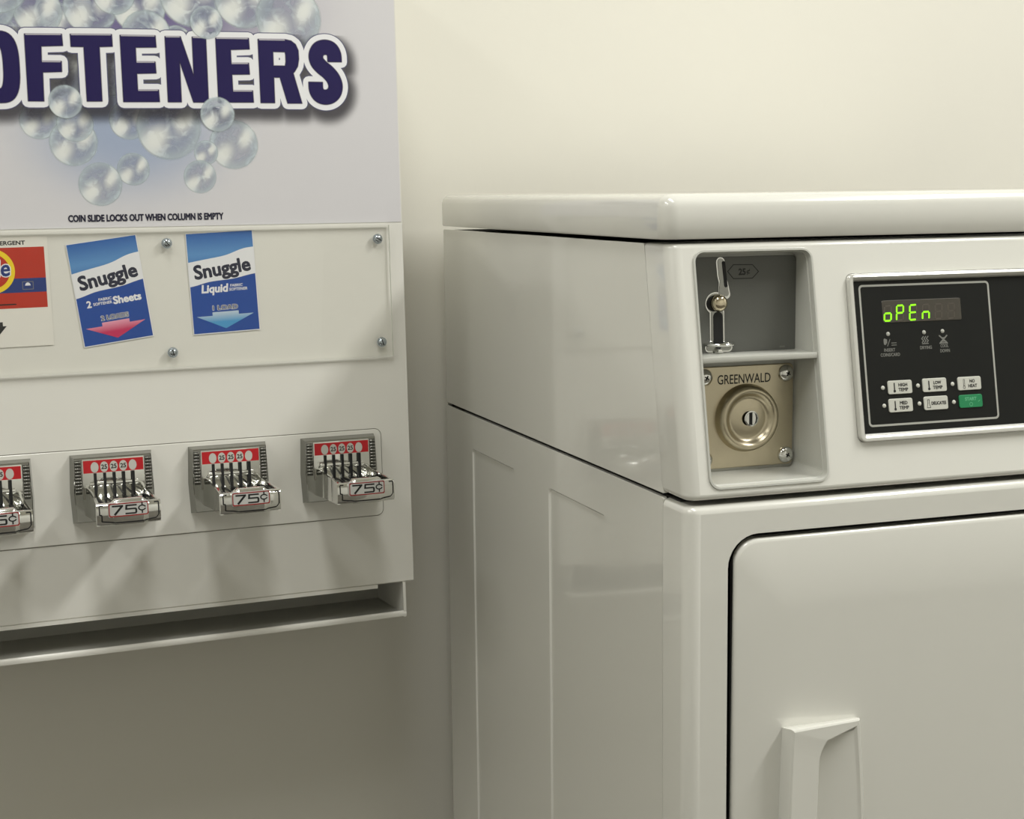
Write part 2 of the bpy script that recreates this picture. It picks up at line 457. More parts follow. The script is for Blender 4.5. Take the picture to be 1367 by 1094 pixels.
# coin area: raised rounded plate
b = MB()
P0 = rrect(VW + 32, -32.5, -297.8, -204.2, 7)
def inset(x0, x1, z0, z1, r, d): return rrect(x0 + d, x1 - d, z0 + d, z1 - d, max(.2, r - d))
b.loft([ring(inset(VW + 32, -32.5, -297.8, -204.2, 7, 0), 0.05), ring(inset(VW + 32, -32.5, -297.8, -204.2, 7, 0), -0.9),
        ring(inset(VW + 32, -32.5, -297.8, -204.2, 7, .5), -1.3)], M_CABPAINT, cap0=False)
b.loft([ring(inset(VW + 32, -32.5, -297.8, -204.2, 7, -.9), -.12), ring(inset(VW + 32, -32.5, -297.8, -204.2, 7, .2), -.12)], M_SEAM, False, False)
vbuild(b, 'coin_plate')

# printed sign
b = MB()
b.box(VW + 1, -1.2, -0.5, -0.02, 16.8, Z_TOP - 4, M_SIGN)
sign = vbuild(b, 'sign_panel')

LET = {
 'F': [[(-378.8, 204), (-344.1, 204.7), (-343.7, 194.1), (-364.1, 193.1), (-364.5, 178.4), (-345.7, 178.6), (-345.9, 169), (-363.9, 168.2), (-364.3, 140.5), (-378.6, 140.4)]],
 'T': [[(-335.7, 204.9), (-296.2, 205.7), (-296, 194.5), (-308.7, 193.8), (-308.7, 141), (-322.9, 140.8), (-323.3, 193.5), (-335.5, 193.4)]],
 'E': [[(-287.8, 205.2), (-253.5, 205.6), (-253.1, 194.6), (-273.5, 194), (-273.6, 179.6), (-254.8, 179.9), (-254.4, 169.2), (-273.5, 168.5), (-273.4, 152), (-252.7, 152.3), (-252.3, 141), (-287.5, 140.6)]],
 'N': [[(-243.6, 205.1), (-228.4, 205.4), (-216.4, 165.7), (-216.4, 205.3), (-202.9, 205.3), (-203.0, 141), (-217.9, 140.9), (-230.4, 182.4), (-230.4, 141), (-243.4, 140.9)]],
 'E2': [[(-192.6, 205), (-159.0, 205.5), (-158.6, 195), (-178.1, 194), (-178.1, 180.1), (-160.0, 180.5), (-159.5, 169.7), (-177.8, 169.2), (-177.6, 152.6), (-157.0, 152.8), (-156.6, 141.5), (-192.4, 141.1)]],
 'R': [[(-149, 204.8), (-134.2, 205), (-134.4, 141.2), (-148.6, 141.1)], [(-137, 205), (-120.5, 205.2), (-121, 193), (-137, 193)],
       [(-120.6, 205.2), (-114.5, 204), (-110, 200.6), (-107.4, 194.6), (-107.2, 186), (-108.6, 178.6), (-112, 173.2), (-115, 171), (-122, 176), (-120.6, 183), (-120.6, 190), (-121.2, 193)],
       [(-137, 178.4), (-121, 178.4), (-112.6, 172.6), (-114.5, 171), (-118, 168), (-128, 167.1), (-137, 167)], [(-128.1, 169), (-113.8, 172), (-105.6, 141), (-120.4, 140.9)]],
}
SPINE = [(-68.6, 184.0), (-69.0, 191.5), (-72.3, 196.9), (-78.2, 198.6), (-84.8, 196.7), (-88.4, 190.6), (-87.6, 184), (-83.0, 178.4), (-76.5, 173.2), (-71.0, 166.8), (-68.6, 159.5), (-70.2, 152.6), (-75, 148.4), (-81, 147.4), (-86.6, 149.6), (-89.6, 155.0), (-89.9, 162.5)]
def catmull(p, k=5):
    o = []
    for i in range(len(p) - 1):
        a, b_, c, d = (Vector(p[max(0, i - 1)]), Vector(p[i]), Vector(p[i + 1]), Vector(p[min(len(p) - 1, i + 2)]))
        for j in range(k):
            t = j / k; o.append(tuple(0.5 * (2 * b_ + (c - a) * t + (2 * a - 5 * b_ + 4 * c - d) * t * t + (3 * b_ - a - 3 * c + d) * t ** 3)))
    return o + [p[-1]]
def thick(pts, r):
    L, R_ = [], []
    for i, p in enumerate(pts):
        a = Vector(pts[max(0, i - 1)]); c = Vector(pts[min(len(pts) - 1, i + 1)]); d = (c - a).normalized()
        L.append((p[0] - d.y * r, p[1] + d.x * r)); R_.append((p[0] + d.y * r, p[1] - d.x * r))
    return [[L[i], L[i + 1], R_[i + 1], R_[i]] for i in range(len(pts) - 1)]
LET['S'] = thick(catmull(SPINE), 7.3)
LET['S0'] = [[(x - 366, z) for x, z in q] for q in LET['S']]
def superell(cx, cz, rx, rz, p, n=40):
    o = []
    for i in range(n):
        a = 2 * PI * i / n; c, s = math.cos(a), math.sin(a)
        o.append((cx + rx * math.copysign(abs(c) ** (2 / p), c), cz + rz * math.copysign(abs(s) ** (2 / p), s)))
    return o
oo, oi = superell(-405, 172.4, 19.6, 34, 2.9), superell(-405, 172.4, 5.0, 21, 2.6)
LET['O'] = [[oo[i], oo[(i + 1) % 40], oi[(i + 1) % 40], oi[i]] for i in range(40)]
allp = [q for k in LET for q in LET[k]]
# soft halo printed under the lettering
b = MB()
gx = np.arange(-470, -14, 3.0); gz = np.arange(106, 214, 3.0)
X, Z = np.meshgrid(gx, gz); D = np.full(X.shape, 1e9)
for q in allp:
    for i in range(len(q)):
        a = np.array(q[i]) + (2.5, -6.5); c = np.array(q[(i + 1) % len(q)]) + (2.5, -6.5); d = c - a
        t = np.clip(((X - a[0]) * d[0] + (Z - a[1]) * d[1]) / max(d @ d, 1e-9), 0, 1)
        D = np.minimum(D, np.hypot(X - a[0] - t * d[0], Z - a[1] - t * d[1]))
A = np.clip((19.0 - D) / 15.0, 0, 1); A = A * A * (3 - 2 * A) * 0.72
nx = len(gx)
b.add([(x, -0.66, z) for z in gz for x in gx], [[r * nx + c, r * nx + c + 1, (r + 1) * nx + c + 1, (r + 1) * nx + c] for r in range(len(gz) - 1) for c in range(nx - 1)], M_HALO)
halo = vbuild(b, 'lettering_halo', sign)
at = halo.data.attributes.new('ink', 'FLOAT', 'POINT')
co = np.zeros(len(halo.data.vertices) * 3); halo.data.vertices.foreach_get('co', co); co = co.reshape(-1, 3) * 1000 + VBASE
ii = np.rint((co[:, 0] - gx[0]) / 3).astype(int); jj = np.rint((co[:, 2] - gz[0]) / 3).astype(int)
at.data.foreach_set('value', A[jj, ii].astype(np.float32))
# lettering
b = MB()
SOFT = 6.2
b.flat(expand(allp, SOFT + 0.9), M_RIM, -0.74)
b.flat(expand(allp, SOFT), M_WHITEPR, -0.82)
b.flat(expand(allp, 1.0), M_SILVERLN, -0.90)
b.flat(expand(allp, 0.45), M_NAVYD, -0.98)
for k in ('F', 'T', 'E', 'N', 'E2', 'R', 'S', 'O', 'S0'):
    b.flat(LET[k], M_NAVY, -1.06)
tops = []
for q in ('F', 'T', 'E', 'N', 'E2'):
    for p in LET[q]:
        for i in range(len(p)):
            a, c = p[i], p[(i + 1) % len(p)]
            if c[0] - a[0] > 8 and abs(c[1] - a[1]) < 2: tops.append(quadline((a[0] + .6, a[1] - .1), (c[0] - .6, c[1] - .1), 0.65))
tops.append(quadline((-148, 204.6), (-121, 204.9), .65)); tops.append(quadline((-191.5, 205), (-160, 205.3), .65))
b.flat(tops, M_SILVERLN, -1.12)
put_text(b, 'COIN SLIDE LOCKS OUT WHEN COLUMN IS EMPTY', -347.3, 22.7, -192.7, 29.8, M_NAVYD, -0.9, bold=0.34)
vbuild(b, 'sign_lettering', sign)
# bubbles: (x, z, radius)
BUB = [(-338.7, 226.5, 28.4), (-383.8, 207.9, 20.9), (-365.3, 226.2, 24.5), (-315.4, 231.5, 27.4), (-268.1, 234.5, 28.0), (-215.3, 247.5, 34.0), (-161.9, 246.0, 32.5), (-116.0, 226.7, 36.0),
       (-232.6, 201.1, 16.5), (-369.7, 122.4, 19.8), (-338.1, 100.8, 24.4), (-335.7, 119.0, 18.7), (-283.2, 122.9, 20.6), (-244.2, 115.8, 34.0), (-178.7, 98.7, 26.4),
       (-207.6, 90.4, 13.0), (-214.8, 66.3, 17.6), (-281.3, 74.2, 17.0), (-314.3, 59.7, 22.5), (-410, 232, 26), (-292, 246, 22), (-400, 250, 28), (-300, 178, 34), (-345, 172, 28), (-240, 172, 34), (-262, 206, 26)]
FRONT = [(-201.5, 220.4, 17.5), (-343.9, 139.9, 17.1), (-194.3, 128.8, 18.4)]
def bubbles(lst, y0, name):
    b = MB(); tot = 0; uvs = []
    for k, (x, z, r) in enumerate(lst):
        n = 40; y = y0 - 0.004 * k - (0.6 if k >= len(BUB) else 0)
        b.add([(x, y, z)] + [(x + r * math.cos(2 * PI * i / n), y, z + r * math.sin(2 * PI * i / n)) for i in range(n)],
              [[0, 1 + i, 1 + (i + 1) % n] for i in range(n)], M_BUBBLE)
    o = vbuild(b, name, sign)
    uvl = o.data.uv_layers.new(name='bubble')
    for p in o.data.polygons:
        vc = [Vector(o.data.vertices[i].co) * 1000 + Vector(VBASE) for i in p.vertices]
        dy = y0 - vc[0].y; kk = int(round((dy - (0.6 if dy > 0.5 else 0)) / 0.004)); x, z, r = lst[max(0, min(len(lst) - 1, kk))]
        for li, q in zip(p.loop_indices, vc): uvl.data[li].uv = ((q.x - x) / r, (q.z - z) / r)
    return o
bubbles(BUB + FRONT, -0.53, 'sign_artwork')

# clear cover and its screws
b = MB()
ax0, ax1, az0, az1 = VW + 16, -16.2, -126.0, 13.6
b.add([(ax0, -4.6, az0), (ax1, -4.6, az0), (ax1, -4.6, az1), (ax0, -4.6, az1)], [[0, 1, 2, 3]], M_ACRYLIC)
for p in (((ax0, az0), (ax1, az0)), ((ax1, az0), (ax1, az1)), ((ax1, az1), (ax0, az1)), ((ax0, az1), (ax0, az0))):
    (x0, z0), (x1, z1) = p
    b.add([(x0, -1.9, z0), (x1, -1.9, z1), (x1, -4.6, z1), (x0, -4.6, z0)], [[0, 1, 2, 3]], M_EDGE)
vbuild(b, 'clear_cover')
for x, z, sl in ((-252.6, -0.2, .9), (-29.6, -0.8, .5), (-251.8, -110.6, 1.3), (-28.8, -110.7, 1.2)):
    b = MB(); T = Matrix.Translation((x, 0, z)) @ Matrix.Rotation(sl, 4, 'Y')
    b.lathe([(1.6, -1.5), (1.6, 4.6), (5.4, 4.62), (5.4, 5.2), (4.4, 5.25), (4.2, 6.6), (3.5, 7.6), (2.0, 8.2), (0.0, 8.3)], M_STEEL, T, 24)
    b.box(-3.4, 3.4, -8.5, -7.4, -.45, .45, M_SLOT, M=T)
    vbuild(b, 'cover_screw')

# ---- coin slides
slide_centres = [-436.9, -318.5, -200.1, -81.3]
SZ = -242.0
def make_slide():
    T0 = (0, 0, 0)
    b = MB()
    # die-cast housing: wide bevelled plate, widest a little below its middle
    def hx(d, y, zt, zb, zm):
        return [(-38.2 + d, y, zt), (38.4 - d, y, zt), (39.9 - d, y, zm), (39.6 - d, y, zb), (-38.0 + d, y, zb), (-39.6 + d, y, zm)]
    b.loft([hx(-2.2, -1.2, 33.5, -35.5, -4), hx(-1.8, -3, 33, -35, -4), hx(0.4, -13.2, 31.4, -33.6, -4), hx(1.2, -14, 30.6, -32.8, -4)], M_DIECAST, smooth=False)
    for s in (-1, 1):
        b.box(s * 34.6 - 3.2, s * 34.6 + 3.2, -14.15, -13.6, -5.0, 29.0, M_GROOVE)  # darker backing strip: shade between the ridges put into its colour
        for k in range(10):
            z = 28.4 - k * 3.3
            b.box(s * 34.6 - 3.1, s * 34.6 + 3.1, -15.6, -13.6, z - 1.7, z, M_DIECAST, 0.5, seg=1)
    # chrome face plate behind the slide, carrying the label
    b.box(-30.6, 30.8, -15.2, -13.0, -10.5, 30.2, M_CHROME, 0.8)
    b.box(-24, 24, -17.2, -13.0, 2.2, 7.0, M_CHROME, 1.2)
    root = b.build('coin_slide', None)
    # red label
    b = MB()
    b.box(-29.4, 29.6, -15.75, -15.1, 16.0, 28.6, M_RED)
    for k in range(5):
        b.flat([disc(-18.4 + 9.35 * k, 21.6, 3.9, 24, 5.3)], M_OVAL, -15.82)
        if 1 <= k <= 3: put_text(b, '25', -18.4 + 9.35 * k - 2.9, 19.3, -18.4 + 9.35 * k + 2.9, 24.0, M_BLACK, -15.9, bold=.18)
    b.build('coin_label', root)
    # slide: U-shaped tray standing out of the housing
    b = MB()
    YB, YO = -13.5, -98.0
    xo = [(-29.5, YB), (-27.8, -40), (-28.6, -70), (-30.2, YO + 3)]
    def wall(sgn, pts):
        rr = []
        for x, y in pts:
            zt = 3.2 if y > -25 else (1.0 if y > -55 else (-1.0 if y > -80 else -3.2))
            zb = -26.5 if y > -25 else (-25.8 if y > -80 else -24.8)
            xa, xb = sgn * abs(x), sgn * (abs(x) - 3.2)
            rr.append([(xa, y, zb), (xa, y, zt - .8), (xa - sgn * .8, y, zt), (xb + sgn * .5, y, zt), (xb, y, zt - .6), (xb, y, zb)])
        b.loft(rr, M_CHROME, smooth=False)
    wall(-1, xo); wall(1, xo)
    # bowed front block
    ZP, DP = (-24.8, -23.0, -18.0, -10.0, -5.0, -3.6), (4.4, 1.9, 0.4, 0.0, 0.9, 2.3)
    def onface(x, z=-9.0):
        t = x / 30.2; k = min(1, max(0, (17.5 - abs(x)) / 4.0)); k = k * k * (3 - 2 * k)
        return YO - 2.6 * (1 - t * t) - 2.4 * k + float(np.interp(z, ZP, DP))
    n = 36; rings = []
    for i in range(n + 1):
        x = -30.2 + 60.4 * i / n; k = min(1, max(0, (17.5 - abs(x)) / 4.0))
        zt = -3.2 + 3.6 * k
        rings.append([(x, onface(x, z), z if z < -9 else z + (zt + 3.2) * (z + 10) / 6.4) for z in ZP] + [(x, onface(x, -3.6) + .9, zt), (x, YO + 5.4, zt), (x, YO + 6, zt - .6), (x, YO + 6, -24.8)])
    b.loft(rings, M_CHROME, smooth=True)
    b.box(-27, 27, -95, -14, -24.2, -20.5, M_DIECAST)
    # pressed dark line round the front block
    fl = [(-24, -5.0), (-27.6, -5.0), (-27.6, -14), (-25.6, -14), (-25.6, -20.4), (-13, -21.8), (13, -21.8), (25.6, -20.4), (28.2, -17), (28.2, -5.0), (24.0, -5.0)]
    for a, c in zip(fl[:-1], fl[1:]):
        m_ = max(1, int(max(abs(c[0] - a[0]), abs(c[1] - a[1])) // 2))
        for k in range(m_):
            p = (a[0] + (c[0] - a[0]) * k / m_, a[1] + (c[1] - a[1]) * k / m_); q = (a[0] + (c[0] - a[0]) * (k + 1) / m_, a[1] + (c[1] - a[1]) * (k + 1) / m_)
            h = 0.6; F_ = lambda x, z: onface(x, z) - 0.25
            if abs(q[0] - p[0]) > abs(q[1] - p[1]) * .8: vs = [(p[0], F_(p[0], p[1]), p[1] - h), (q[0], F_(q[0], q[1]), q[1] - h), (q[0], F_(q[0], q[1]), q[1] + h), (p[0], F_(p[0], p[1]), p[1] + h)]
            else: vs = [(p[0] - h, F_(p[0], p[1]), p[1]), (p[0] + h, F_(p[0], p[1]), p[1]), (q[0] + h, F_(q[0], q[1]), q[1]), (q[0] - h, F_(q[0], q[1]), q[1])]
            b.add(vs, [[0, 1, 2, 3]], M_SLOT)
    b.build('slide_tray', root)
    # bars between the coin slots, and the black slots in the face plate
    b = MB()
    for k in range(6):
        x = -23.1 + 9.35 * k
        b.box(max(x - 4.0, -26.2), min(x + 4.0, 26.2), -92, -15, -15, -8.6 if k % 2 else -9.0, M_CHROME, 0.5)
    b.build('slot_bars', root)
    b = MB()
    for k in range(5):
        x = -18.4 + 9.35 * k
        b.box(x - 1.35, x + 1.35, -17.7, -13.5, -9.5, 15.6, M_SLOT)
        b.box(x - 1.1, x + 1.1, -80, -17.2, -14, -8.5, M_SLOT)
    b.build('coin_slots', root)
    # price plate
    b = MB()
    def py(x): return YO - 5.4 - 1.8 * (1 - (x / 24.0) ** 2)
    def sheet(poly, m, off):
        b2 = MB(); b2.flat(poly, m, 0)
        b.add([(x, py(x) - off, z) for x, y, z in b2.v], b2.f, m)
    nseg = 14
    xs = [-18.6 + 37.2 * i / nseg for i in range(nseg + 1)]
    rr = [[(x, py(x), -14.6), (x, py(x), -1.6), (x, YO - 1, -1.6 if abs(x) > 18 else -1.2), (x, YO - 1, -14.6)] for x in xs]
    b.loft(rr, M_TAG, smooth=False)
    def dense(p, st=3.0):
        o = []
        for i in range(len(p)):
            a, c = Vector(p[i]), Vector(p[(i + 1) % len(p)]); k_ = max(1, int((c - a).length / st))
            o += [tuple(a.lerp(c, j / k_)) for j in range(k_)]
        return o
    o1 = dense(rrect(-18.6, 18.6, -14.6, -1.6, 1.6)); 
    for i in range(len(o1)):
        p, q = o1[i], o1[(i + 1) % len(o1)]
        b.add([(p[0], py(p[0]) - .1, p[1]), (q[0], py(q[0]) - .1, q[1]), (q[0] * .945, py(q[0]) - .1, -8.1 + (q[1] + 8.1) * .83), (p[0] * .945, py(p[0]) - .1, -8.1 + (p[1] + 8.1) * .83)], [[0, 1, 2, 3]], M_TAGRED)
    # 7, 5 and the cent sign in wide lettering
    g = [[(-15.6, -3.6), (-5.2, -3.6), (-5.2, -5.2), (-15.6, -5.2)], quadline((-6.2, -4.6), (-13.4, -12.8), 1.0)]
    g += [[(-3.0, -3.6), (7.6, -3.6), (7.6, -5.1), (-3.0, -5.1)], [(-3.0, -3.6), (-1.2, -3.6), (-1.6, -8.4), (-3.4, -8.4)], [(-3.4, -7.0), (6.0, -7.0), (6.0, -8.5), (-3.4, -8.5)],
          [(5.6, -7.0), (7.0, -7.2), (7.8, -8.4), (7.8, -11.4), (7.0, -12.6), (5.6, -12.8), (5.6, -11.4), (6.0, -11), (6.0, -8.9), (5.6, -8.5)], [(-3.4, -11.3), (6, -11.3), (6, -12.8), (-3.4, -12.8)]]
    e1, e2 = disc(12.6, -7.6, 3.9, 24, 2.9), disc(12.6, -7.6, 2.6, 24, 1.7)
    g += [[e1[i], e1[(i + 1) % 24], e2[(i + 1) % 24], e2[i]] for i in range(24) if not (i in (0, 23))]
    g += [[(12.0, -2.4), (13.3, -2.4), (13.3, -5.4), (12.0, -5.4)], [(12.0, -9.8), (13.3, -9.8), (13.3, -12.9), (12.0, -12.9)]]
    sheet(g, M_BLACK, 0.2)
    b.v = [(x - 1.2, y, z - 1.0) for x, y, z in b.v]
    b.build('price_plate', root)
    return root
proto = make_slide()
def copy_part(src, parent):
    c = src.copy(); COL.objects.link(c); c.parent = parent
    for ch in list(src.children):
        d = ch.copy(); COL.objects.link(d); d.parent = c
    return c
for i, x in enumerate(slide_centres):
    if i == 0: o = proto; o.parent = vend
    else: o = copy_part(proto, vend)
    o.location = Vector((x - VBASE[0], -VBASE[1], SZ - VBASE[2])) * .001

# ---- cards behind the clear cover
def card_matrix(cx, cz, rot, y=-0.75):
    return VM @ Matrix.Translation(Vector((cx, y, cz)) * .001) @ Matrix.Rotation(-rot, 4, 'Y')
def softener_card(name, cx, cz, rot, label, sheets):
    b = MB(); W, Hh = 34.8, 51.6
    b.box(-W, W, -.15, .15, -Hh, Hh, M_WHITEPR)
    b.flat([[(-W + .7, -Hh + .9), (W - .7, -Hh + .9), (W - .7, Hh - .4), (-W + .7, Hh - .4)]], M_BLUE, -.2)
    X = lambda f: -W + .7 + f * (2 * W - 1.4)
    Y = lambda f: Hh - .4 - f * (2 * Hh - 1.3)
    up = lambda f: .285 - .04 * f - .085 * (1 / (1 + math.exp(-(f - .72) * 11))) - .03 * math.sin(PI * f) * .6
    lo = lambda f: .535 - .055 * (1 / (1 + math.exp(-(f - .16) * 12))) - .055 * (1 / (1 + math.exp(-(f - .82) * 10)))
    N = 28
    for i in range(N):
        f, g = i / N, (i + 1) / N
        b.add([(X(f), -.25, Y(0)), (X(g), -.25, Y(0)), (X(g), -.25, Y(up(g))), (X(f), -.25, Y(up(f)))], [[0, 1, 2, 3]], M_CARDSKY)
        b.add([(X(f), -.27, Y(up(f))), (X(g), -.27, Y(up(g))), (X(g), -.27, Y(lo(g))), (X(f), -.27, Y(lo(f)))], [[0, 1, 2, 3]], M_WHITEPR)
    put_text(b, 'Snuggle', X(.07), Y(.475), X(.94), Y(.285), M_INK, -.33, rot=.105, bold=.72)
    if sheets:
        put_text(b, '2', X(.13), Y(.635), X(.20), Y(.565), M_WHITEPR, -.33, bold=.35)
        put_text(b, 'FABRIC', X(.31), Y(.583), X(.50), Y(.555), M_WHITEPR, -.33, bold=.1)
        put_text(b, 'SOFTENER', X(.225), Y(.622), X(.50), Y(.593), M_WHITEPR, -.33, bold=.1)
        put_text(b, 'Sheets', X(.515), Y(.635), X(.93), Y(.555), M_WHITEPR, -.33, bold=.45, rot=.02)
        s, m = '2 LOADS', M_ARROWPINK
    else:
        put_text(b, 'Liquid', X(.155), Y(.625), X(.555), Y(.515), M_WHITEPR, -.33, shear=.12, bold=.45)
        put_text(b, 'FABRIC', X(.60), Y(.552), X(.79), Y(.524), M_WHITEPR, -.33, bold=.1, shear=.15)
        put_text(b, 'SOFTENER', X(.58), Y(.592), X(.86), Y(.562), M_WHITEPR, -.33, bold=.1, shear=.15)
        s, m = '1 LOAD', M_ARROWBLUE
    w0 = .30 if sheets else .31
    put_text(b, s, X(w0), Y(.775), X(1 - w0), Y(.73), M_WHITEPR, -.33, bold=.12, extra=.42)
    put_text(b, s, X(w0), Y(.775), X(1 - w0), Y(.73), M_INK, -.36, bold=.12)
    b.flat([[(X(.30), Y(.795)), (X(.70), Y(.795)), (X(.70), Y(.83)), (X(.93), Y(.83)), (X(.49), Y(.965)), (X(.06), Y(.83)), (X(.30), Y(.83))]], m, -.33)
    o = b.build(name); o.matrix_world = card_matrix(cx, cz, rot)
    return tag(o, label, 'product card', 'product cards behind the clear cover')
softener_card('product_card', -310.3, -46.3, math.radians(7.2), 'tilted blue fabric softener card with pink arrow, behind the clear cover', True)
softener_card('product_card', -196.2, -41.4, math.radians(2.2), 'nearly upright blue fabric softener card with pale blue arrow, behind the clear cover', False)
b = MB()
b.box(-52, 52, -.15, .15, -53.5, 53.5, M_PAPER)
OX, OZ = 420, 44.4          # card centre offset: card x = local - 420
cz0 = -44.4
def L(x, z): return (x + 420.0, z - cz0)
b.flat([[L(-471, -60.2), L(-371.5, -60.2), L(-371.5, -0.9), L(-471, -0.9)]], M_ORANGE, -.2)
b.flat([[L(-471, -45.0), L(-371.5, -45.0), L(-371.5, -31.2), L(-471, -31.2)]], M_BANDBLUE, -.25)
b.flat([disc(-2.0, -23.4 - cz0, 21.8, 40)], M_YELLOW, -.3)
b.flat([disc(-2.0, -23.4 - cz0, 17.0, 40)], M_ORANGE, -.35)
put_text(b, 'Tide', *L(-441, -29.5), *L(-405.5, -13), M_WHITEPR, -.4, shear=.12, rot=.05, bold=.5, extra=1.0)
put_text(b, 'Tide', *L(-441, -29.5), *L(-405.5, -13), M_BANDBLUE, -.45, shear=.12, rot=.05, bold=.5)
put_text(b, 'DETERGENT', *L(-424.5, 1.4), *L(-389, 5.6), M_BLACK, -.22, bold=.2)
b.flat([quadline(L(-436, -56.2), L(-401, -56.2), .6)], M_BLACK, -.3)
ic = [L(-394, -42), L(-384, -42), L(-384, -34.6), L(-394, -34.6)]
b.flat(outline(ic, .3), M_DIMPRINT, -.3)
b.flat([[(L(-389, -38.4)[0] + 2.6 * math.cos(PI * i / 12), L(-389, -38.4)[1] + 3.0 * math.sin(PI * i / 12)) for i in range(13)]], M_WHITEPR, -.33)
b.flat([[L(-427, -73), L(-415, -73), L(-415, -77), L(-411.5, -77), L(-421, -88), L(-430.5, -77), L(-427, -77)]], M_BLACK, -.22)
o = b.build('product_card'); o.matrix_world = card_matrix(-420.0, cz0, math.radians(.6))
tag(o, 'white card with an orange-red detergent picture and yellow ring, cut off at the left edge', 'product card', 'product cards behind the clear cover')

# ------------------------------------------------------------------ the dryer (coordinates in mm, world axes, z from the floor)
dryer = empty('clothes_dryer', Matrix.Translation((0.3415, -0.33, 0)))
tag(dryer, 'white coin-operated clothes dryer with black control panel standing on the floor against the wall', 'dryer')
DB = (341.5, -330.0, 0.0)
DW = 683.0
def dbuild(mb, name, parent=dryer, **k): return mb.build(name, parent, DB, **k)

b = MB()   # dark inner chassis seen only through the gaps
b.box(6, DW - 6, -598, -6, 30, 1003, M_DARK)
b.box(6, DW - 6, -640, -597, 30, 799, M_DARK)
dbuild(b, 'chassis')
# lower side panels with two shallow pressed recesses
def side_panel(x, sgn, name, z0, z1, pockets, yfb, yft):
    b = MB()
    outer = [(x, yfb, z0), (x, -2, z0), (x, -2, z1 - 2), (x, -4, z1), (x, yft + 2, z1), (x, yft, z1 - 2)]
    loops = [outer]; 
    for (ya, yc, za, zc) in pockets:
        r0 = [(x, yy, zz) for yy, zz in rrect(ya, yc, za, zc, 6)]
        r1 = [(x + sgn * 1.6, yy, zz) for yy, zz in rrect(ya + 1.8, yc - 1.8, za + 1.8, zc - 1.8, 5)]
        loops.append(r0)
        b.loft([r0, r1], M_ENAMEL, cap0=False, cap1=True, smooth=False)
    b.holed(loops, M_ENAMEL)
    inner = [(px + sgn * 4, py, pz) for px, py, pz in outer]
    b.loft([outer, inner], M_ENAMEL, cap0=False, cap1=False, smooth=False)
    return dbuild(b, name)
PK = [(-247, -101, 120, 760.5), (-495, -348, 120, 759)]
side_panel(0.0, 1, 'side_panel', 30, 798.3, PK, -618.6, -618.6)
side_panel(DW, -1, 'side_panel', 30, 798.3, PK, -618.6, -618.6)
side_panel(0.0, 1, 'upper_side_panel', 801.7, 1004.6, [], -619.0, -581.0)
side_panel(DW, -1, 'upper_side_panel', 801.7, 1004.6, [], -619.0, -581.0)
b = MB(); b.box(1, DW - 1, -4, -1, 30, 1004, M_ENAMEL); dbuild(b, 'back_panel')
b = MB(); b.box(12, DW - 12, -600, -20, 0, 32, M_DARK); dbuild(b, 'base_plinth')

# lid
b = MB()
def lr(d, z): return [(x, y, z) for x, y in rrect(-4.5 + d, DW + 4.5 - d, -629 + d, -1 - d * .3, 14 - min(d, 9), 8)]
b.loft([lr(6, 1010.5), lr(1.2, 1008.6), lr(0, 1010.4), lr(0, 1034), lr(1.2, 1038.5), lr(3.6, 1041.8), lr(7.4, 1044.0), lr(13, 1044.9), lr(60, 1045.2)], M_ENAMEL)
dbuild(b, 'lid')

# sheet with rounded vertical corners: front panel and console share this shell
def shell(b, z0, z1, back, M, holes, bev_t, bev_b, rad=12.0, m=M_ENAMEL):
    def path(d):                       # from the left rear edge round the front to the right rear edge, inset by d
        p = [(0 + d, back)]
        for i in range(8):
            a = PI + (PI / 2) * i / 7; p.append((rad + (rad - d) * math.cos(a), rad + (rad - d) * math.sin(a)))
        q = [(DW - x, y) for x, y in p[::-1]]
        return p, q
    prof = [(z0, bev_b)] + [(z0 + bev_b * (1 - math.cos(t)), bev_b * (1 - math.sin(t))) for t in (PI / 8, PI / 4, 3 * PI / 8, PI / 2)] + \
           [(z1 - bev_t * (1 - math.cos(t)), bev_t * (1 - math.sin(t))) for t in (PI / 2, 3 * PI / 8, PI / 4, PI / 8)] + [(z1, bev_t)]
    rl = [[(x, y, z) for x, y in path(d)[0]] for z, d in prof]; rr = [[(x, y, z) for x, y in path(d)[1]] for z, d in prof]
    b.strip(rl, m, M); b.strip(rr, m, M)
    za, zc = z0 + bev_b, z1 - bev_t
    b.holed([[(rad, 0, za), (DW - rad, 0, za), (DW - rad, 0, zc), (rad, 0, zc)]] + [ring(h, 0) for h in holes], m, M)
    for sel in (range(0, 5), range(5, 10)):
        b.strip([[(rad, prof[k][1] if False else path(prof[k][1])[0][-1][1], prof[k][0]), (DW - rad, path(prof[k][1])[0][-1][1], prof[k][0])] for k in sel], m, M)
    for k in (0, -1):                  # close top and bottom
        l = rl[k] + rr[k]
        b.add(l, [list(range(len(l)))], m, M)

FM = Matrix.Translation((0, -665, 0))
hole = rrect(36.2, DW - 36.2, 90, 772.2, 27, 8)
b = MB(); shell(b, 34, 797.6, 46.0, FM, [hole], 6.5, 2)
b.loft([ring(hole, 0), ring(inset(36.2, DW - 36.2, 90, 772.2, 27, 0), 0)], M_ENAMEL, False, False, M=FM)
h8 = lambda d, y: ring(rrect(36.2 + d, DW - 36.2 - d, 90 + d, 772.2 - d, 27 - d, 8), y)
b.loft([h8(0, 0), h8(.6, 1.2), h8(.6, 12)], M_ENAMEL, False, False, M=FM)
b.loft([h8(.6, 12), h8(16, 12.5)], M_DARK, False, False, M=FM)
dbuild(b, 'front_panel')
